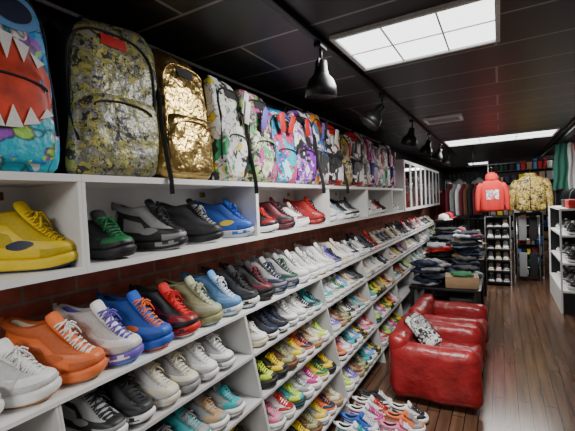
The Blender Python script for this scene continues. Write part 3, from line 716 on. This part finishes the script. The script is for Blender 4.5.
for i in range(6):
    for x, z in ((-.44, .62), (-.64, .90), (-.85, 1.18)):
        c = R.choice(['black', 'navy', 'red', 'white', 'grey', 'black', 'teal'])
        thing("baseball_cap", f"{nm_(c)} baseball cap on a stepped display", "cap", (x, 6.93+i*.225, z), (0, 0, R.uniform(-1.2, .3)), "caps on the stepped display", 1.0, me=CAP, mats=[cm(c, 'cloth')])

# ------------------------------------------------------------------ garments
def ell(w, d, z, cy=0, n=20, cx=0): return [(cx+w*math.cos(2*pi*k/n), cy+d*sg(math.sin(2*pi*k/n), .85), z) for k in range(n)]
def folds(rg, am, ph): return [(x, y+am*math.sin(x*48+ph), z) for x, y, z in rg]
def torso_me():
    v, f, m = loft([folds(ell(.225, .080, 0, n=28), .012, 0), folds(ell(.235, .09, .03, n=28), .014, .3), folds(ell(.232, .09, .2, n=28), .011, .8), folds(ell(.240, .10, .40, n=28), .006, 1.2), ell(.235, .095, .50, n=28), ell(.19, .085, .57, n=28), ell(.11, .075, .61, n=28), ell(.085, .07, .625, n=28)])
    return bake(MB().add(v, f, m).mesh("torso"), 1)
def sleeve_me(s):
    v, f = tube([(s*.17, 0, .535), (s*.235, 0, .49), (s*.27, -.01, .36), (s*.285, -.02, .22), (s*.29, -.035, .06), (s*.288, -.04, .0)], [.07, .074, .062, .052, .046, .036], 12, 1, up=Vector((0, 1, 0)))
    v = [(x+.006*math.sin(z*60), y+.005*math.sin(z*75+1), z) for x, y, z in v]
    return bake(MB().add(v, f).mesh("sleeve"), 1)
def hood_me():
    v, f, m = loft([ell(.10, .08, .585), ell(.135, .105, .62, .01), ell(.13, .11, .67, .02), ell(.115, .10, .72, .02), ell(.07, .06, .755, .03), ell(.02, .02, .76, .03)])
    return bake(MB().add(v, f, m).mesh("hood"), 1)
def collar_me():
    v, f, m = loft([ell(.09, .075, .60), ell(.105, .085, .635), ell(.095, .08, .665), ell(.07, .06, .66), ell(.05, .04, .62)]); return bake(MB().add(v, f, m).mesh("collar"), 1)
TO, SLV, HO, CO = torso_me(), [sleeve_me(-1), sleeve_me(1)], hood_me(), collar_me()
HK = MB().add(*tube([(0, 0, .62), (0, 0, .79), (.02, 0, .83), (.0, 0, .86), (-.02, 0, .845)], .004, 6)).mesh("hook")
redc = mat("red_fleece", (.55, .02, .015), .8, bs=60)
h = thing("hooded_sweatshirt", "bright red hooded sweatshirt with printed chest, hung on display", "clothing", (-.12, 7.42, 1.28), (0, 0, .15), None, (.80, .85, .90))
part(h, "torso", TO, redc); part(h, "hood", HO, redc)
for s in SLV: part(h, "sleeve", s, redc)
bv = BVHTree.FromPolygons([q.co for q in TO.vertices], [list(p.vertices) for p in TO.polygons]); g = []
for i in range(9):
    for j in range(7):
        hh = bv.ray_cast(Vector((-.12+.03*i, -.5, .24+.03*j)), Vector((0, 1, 0))); g.append((-.12+.03*i, hh[0].y-.006, .24+.03*j))
PPM = MB().add(g, [[i*7+j, (i+1)*7+j, (i+1)*7+j+1, i*7+j+1] for i in range(8) for j in range(6)]).mesh("print")
cp = pattern("chest_print_colours", [(.75, .75, .75), (.6, .05, .04), (.1, .35, .6), (.8, .8, .8)], 22)
part(h, "chest_print", PPM, cp, label="white and blue chest print")
part(h, "hanger_hook", HK, CHROME)
gj = pattern("gold_black_baroque", [(.60, .40, .05), (.03, .025, .02), (.7, .52, .12), (.03, .025, .02), (.35, .22, .03), (.75, .6, .25)], 30, .5, .2)
h = thing("jacket", "gold and black patterned jacket hung on display", "clothing", (.46, 7.75, 1.26), (0, 0, -.05), None, (.98, .85, 1.0))
part(h, "torso", TO, gj); part(h, "collar", CO, gj)
for s in SLV: part(h, "sleeve", s, gj)
part(h, "zipper", MB().add(*tube([(0, -.10, .02), (0, -.105, .2), (0, -.108, .42), (0, -.09, .56), (0, -.08, .61)], .006)).mesh("zip"), BLACKM)
part(h, "hanger_hook", HK, CHROME)
t = thing("hanging_rail", "black metal rail hanging from ceiling with garments", "rail", (.2, 7.6, 0))
part(t, "rail", MB().add(*tube([(-.7, -.2, 2.09), (.75, .19, 2.13)], .01)).mesh("rail"), BLACKM)
for xx, yy in ((-.6, -.173), (.65, .163)): part(t, "rail_rod", MB().add(*tube([(xx, yy, 2.1), (xx, yy, H)], .007)).mesh("rod"), BLACKM)
GJ = joinme([(TO, [0]), (SLV[0], [0]), (SLV[1], [0]), (CO, [0]), (HK, [1])], "hung_garment")
def rack(x, y0, y1, zt, cols, lab, sc=(.8, .55, 1.0), step=.105):
    t = thing("clothes_rack", "black metal clothes rack", "clothes rack", (x, (y0+y1)/2, 0), group="clothes racks"); d = (y1-y0)/2
    part(t, "rail", MB().add(*tube([(0, -d, zt+.03), (0, d, zt+.03)], .012)).mesh("rail"), BLACKM)
    for s in (-1, 1):
        part(t, "post", MB().add(*tube([(0, s*d, .03), (0, s*d, zt+.03)], .012)).mesh("post"), BLACKM)
        part(t, "foot", MB().add(*tube([(-.22, s*d, .02), (.22, s*d, .02)], .015)).mesh("foot"), BLACKM)
    y = y0+.08
    while y < y1-.05:
        c = R.choice(cols)
        thing("hanging_shirt", f"{nm_(c)} {lab}", "clothing", (x, y, zt-.86*sc[2]), (0, 0, 0), "garments on the racks", (sc[0], sc[1]*.8, sc[2]), me=GJ, mats=[cm(c, 'cloth'), CHROME]); y += step
dk = ['black', 'navy', 'grey', 'black', 'red', 'white', 'maroon', 'black', 'black']
rack(-1.2, 10.2, 11.8, 1.95, dk, "shirt hanging on a black rack")
rack(-.40, 10.2, 11.4, 1.6, dk, "shirt hanging on a black rack", step=.12)
rack(.45, 9.8, 11.2, 1.6, dk, "shirt hanging on a black rack", step=.12)
rack(1.42, 8.5, 10.4, 1.9, ['black', 'dark_green', 'navy', 'black', 'grey'], "jacket hanging on a black rack", step=.12)
t = thing("clothes_rack", "black metal two-tier clothes rack crossing the shop", "clothes rack", (-.65, 8.75, 0), group="clothes racks")
for zt in (1.05, 2.02): part(t, "rail", MB().add(*tube([(-.35, 0, zt+.03), (.38, 0, zt+.03)], .012)).mesh("rail"), BLACKM)
for s in (-.35, .38):
    part(t, "post", MB().add(*tube([(s, 0, .03), (s, 0, 2.06)], .012)).mesh("post"), BLACKM)
    part(t, "foot", MB().add(*tube([(s, -.2, .02), (s, .2, .02)], .015)).mesh("foot"), BLACKM)
for zt in (1.05, 2.02):
    x = -.92
    while x < -.33:
        c = R.choice(['black', 'black', 'grey', 'maroon', 'white', 'brown', 'black', 'tan', 'grey'])
        thing("hanging_shirt", f"{nm_(c)} shirt packed on a two-tier clothes rack", "clothing", (x, 8.75, zt-.86), (0, 0, 1.25+R.uniform(-.06, .06)), "garments on the crossing rack", (.72, .36, 1.0), me=GJ, mats=[cm(c, 'cloth'), CHROME]); x += .085
def peg(x0, x1, y, z0, z1, nz, seed, wr=(.05, .13), dep=.10, lab="dark freestanding rack with packaged goods"):
    r = random.Random(seed)
    t = thing("goods_rack", lab, "shelf", ((x0+x1)/2, y, 0), group="goods racks"); w = (x1-x0)/2
    part(t, "back_panel", boxme(-w, w, 0, .025, z0, z1), DARKW)
    for s in (-1, 1): part(t, "post", boxme(s*w-.012, s*w+.012, 0, .03, 0, z1), CHROME)
    for k in range(nz):
        zz = z0+.03+(z1-z0-.05)*k/nz
        part(t, "shelf_board", boxme(-w, w, -dep-.06, 0, zz-.010, zz), BLACKM)
        x = x0+.02
        while x < x1-.05:
            ww = r.uniform(*wr); ww = min(ww, x1-x-.01)
            c = r.choice(['maroon', 'white', 'black', 'blue', 'yellow', 'black', 'light_blue', 'black', 'navy', 'orange', 'grey', 'grey', 'black', 'tan', 'green', 'red', 'white'])
            hh = (z1-z0)/nz*r.uniform(.4, .85)
            shoebox(x+ww/2, y-.035-dep/2, zz, ww*.88, dep, hh, c, r.uniform(-.1, .1), where="standing on a goods rack shelf", grp="packages on the goods racks", name="package", kindw="boxed package"); x += ww+.01
peg(-.20, .95, 9.1, .4, 2.30, 8, 2)
peg(.22, .66, 8.15, .06, 1.22, 6, 5, (.05, .11), .09, "narrow dark rack of small packaged goods below a jacket")
for i in range(6):
    for j in range(2):
        c = R.choice(['maroon', 'white', 'navy', 'black', 'black', 'grey', 'black'])
        thing("hanging_shirt", f"{nm_(c)} shirt displayed on the back wall", "clothing", (-1.15+i*.58, YB-.13, .75+j*.8), (0, 0, 0), "shirts on the back wall", (.75, .9, .85), me=GJ, mats=[cm(c, 'cloth'), CHROME])

t = thing("shoe_tower", "narrow dark metal shoe tower filled with sneakers", "shelf", (-.05, 7.55, 0))
part(t, "back_panel", boxme(-.19, .19, .19, .2, 0, 1.2), DARKW)
TZ = (.05, .24, .43, .62, .81, 1.00, 1.19)
for zz in TZ: part(t, "shelf_board", boxme(-.19, .19, -.2, .2, zz-.012, zz), BLACKM)
for a in (-1, 1):
    for b_ in (-1, 1): part(t, "post", boxme(a*.188-.008, a*.188+.008, b_*.2-.008, b_*.2+.008, 0, 1.2), CHROME)
for zz in TZ[:-1]:
    for q in (-.1, .0, .1):
        e = R.choice(far); e = ('low',)+tuple(e[1:]); sneaker(-.05+q*1.15, 7.50, zz, rd(-90), *e, group="shoes on the narrow tower", full=False, where="on a dark metal tower", scale=.95)
t = thing("garment_frame", "grey metal frame hung with folded trousers", "clothes rack", (.42, 7.9, 0))
for a in (-.17, .17): part(t, "post", MB().add(*tube([(a, 0, 0), (a, 0, 1.15)], .012)).mesh("p"), CHROME)
for zz in (.25, .5, .75, 1.0, 1.15): part(t, "crossbar", MB().add(*tube([(-.17, 0, zz), (.17, 0, zz)], .008)).mesh("c"), CHROME)
tm = boxme(-.06, .06, -.025, .025, -.42, .012, .012, 3)
for i, (x, c) in enumerate(((-.08, 'grey'), (.08, 'black'))):
    for zz in (1.15, .5): thing("trousers", f"{c} trousers draped over a grey frame", "clothing", (.42+x, 7.9, zz), (0, 0, 0), "trousers on the grey frame", me=tm, mats=[cm(c, 'cloth')])

# ------------------------------------------------------------------ right side display
t = thing("display_shelf", "black and white display shelf unit with sneakers", "shelf", (.68, 5.9, 0))
for zz in (.30, .66, 1.02, 1.36): part(t, "shelf_board", boxme(0, .8, 0, 1.3, zz-.025, zz), WHITE)
part(t, "side_panel", boxme(0, .8, 1.30, 1.32, 0, 1.36), BLACKM); part(t, "side_panel", boxme(-.02, 0, .0, 1.3, 0, .30), WHITE)
part(t, "post", boxme(-.02, .0, 0, .03, .3, 1.36), WHITE); part(t, "post", boxme(-.02, .0, 1.27, 1.3, .3, 1.36), WHITE); part(t, "base", boxme(.01, .79, .01, 1.29, 0, .27), BLACKM)
part(t, "center_panel", boxme(.4, .415, .0, 1.3, .3, 1.335), BLACKM)
for zz in (.66, 1.02, .30):
    for q in range(6):
        e = [('low', 'black', 'white'), ('low', 'grey', 'black'), ('low', 'black', 'black', 'white'), ('chunky', 'black', 'grey')][(q+int(zz*10)) % 4]
        sneaker(.88, 6.05+q*.2, zz, rd(180+20), *e, group="shoes on the white display", where="on a display shelf", full=q < 2, scale=.95)
for q in range(2): shoebox(.86, 6.1+q*.36, 1.36, .2, .32, .11, ['red', 'black'][q], where="on a white display shelf", grp="boxes on the white display")
vs = []
NX = 21
for i in range(NX):
    for j in range(12): vs.append((i*.016+.006*j*(i/NX-.5)+.008*math.sin(j*.9+i*.3), .028*math.sin(i*1.3+j*.22), -j*.068-.012*math.sin(i*.8)))
t = thing("hanging_cloth", "dark green, white and red flag hanging in folds from the ceiling", "flag", (.80, 7.6, 2.36), (0, 0, rd(-6)))
fc = [[i*12+j, (i+1)*12+j, (i+1)*12+j+1, i*12+j+1] for i in range(NX-1) for j in range(11)]
mb = MB().add(vs, fc, [0 if k//11 < 11 else (1 if k//11 < 16 else 2) for k in range(len(fc))])
part(t, "cloth", mb.mesh("cloth", 3), [mat("flag_green", (.008, .075, .05), .85), mat("flag_white", (.33, .34, .33), .85), mat("flag_red", (.22, .015, .015), .85)])
part(t, "rod", MB().add(*tube([(-.02, 0, .005), (.36, 0, .005)], .008)).mesh("rod"), BLACKM)
for xx in (.16, .3): part(t, "cord", MB().add(*tube([(xx, 0, 0), (xx, 0, .09)], .003)).mesh("cord"), BLACKM)

w = bpy.data.worlds.new("world"); bpy.context.scene.world = w; w.use_nodes = True
w.node_tree.nodes["Background"].inputs[0].default_value = (.5, .55, .6, 1); w.node_tree.nodes["Background"].inputs[1].default_value = .1
print("OBJ", len(bpy.data.objects))
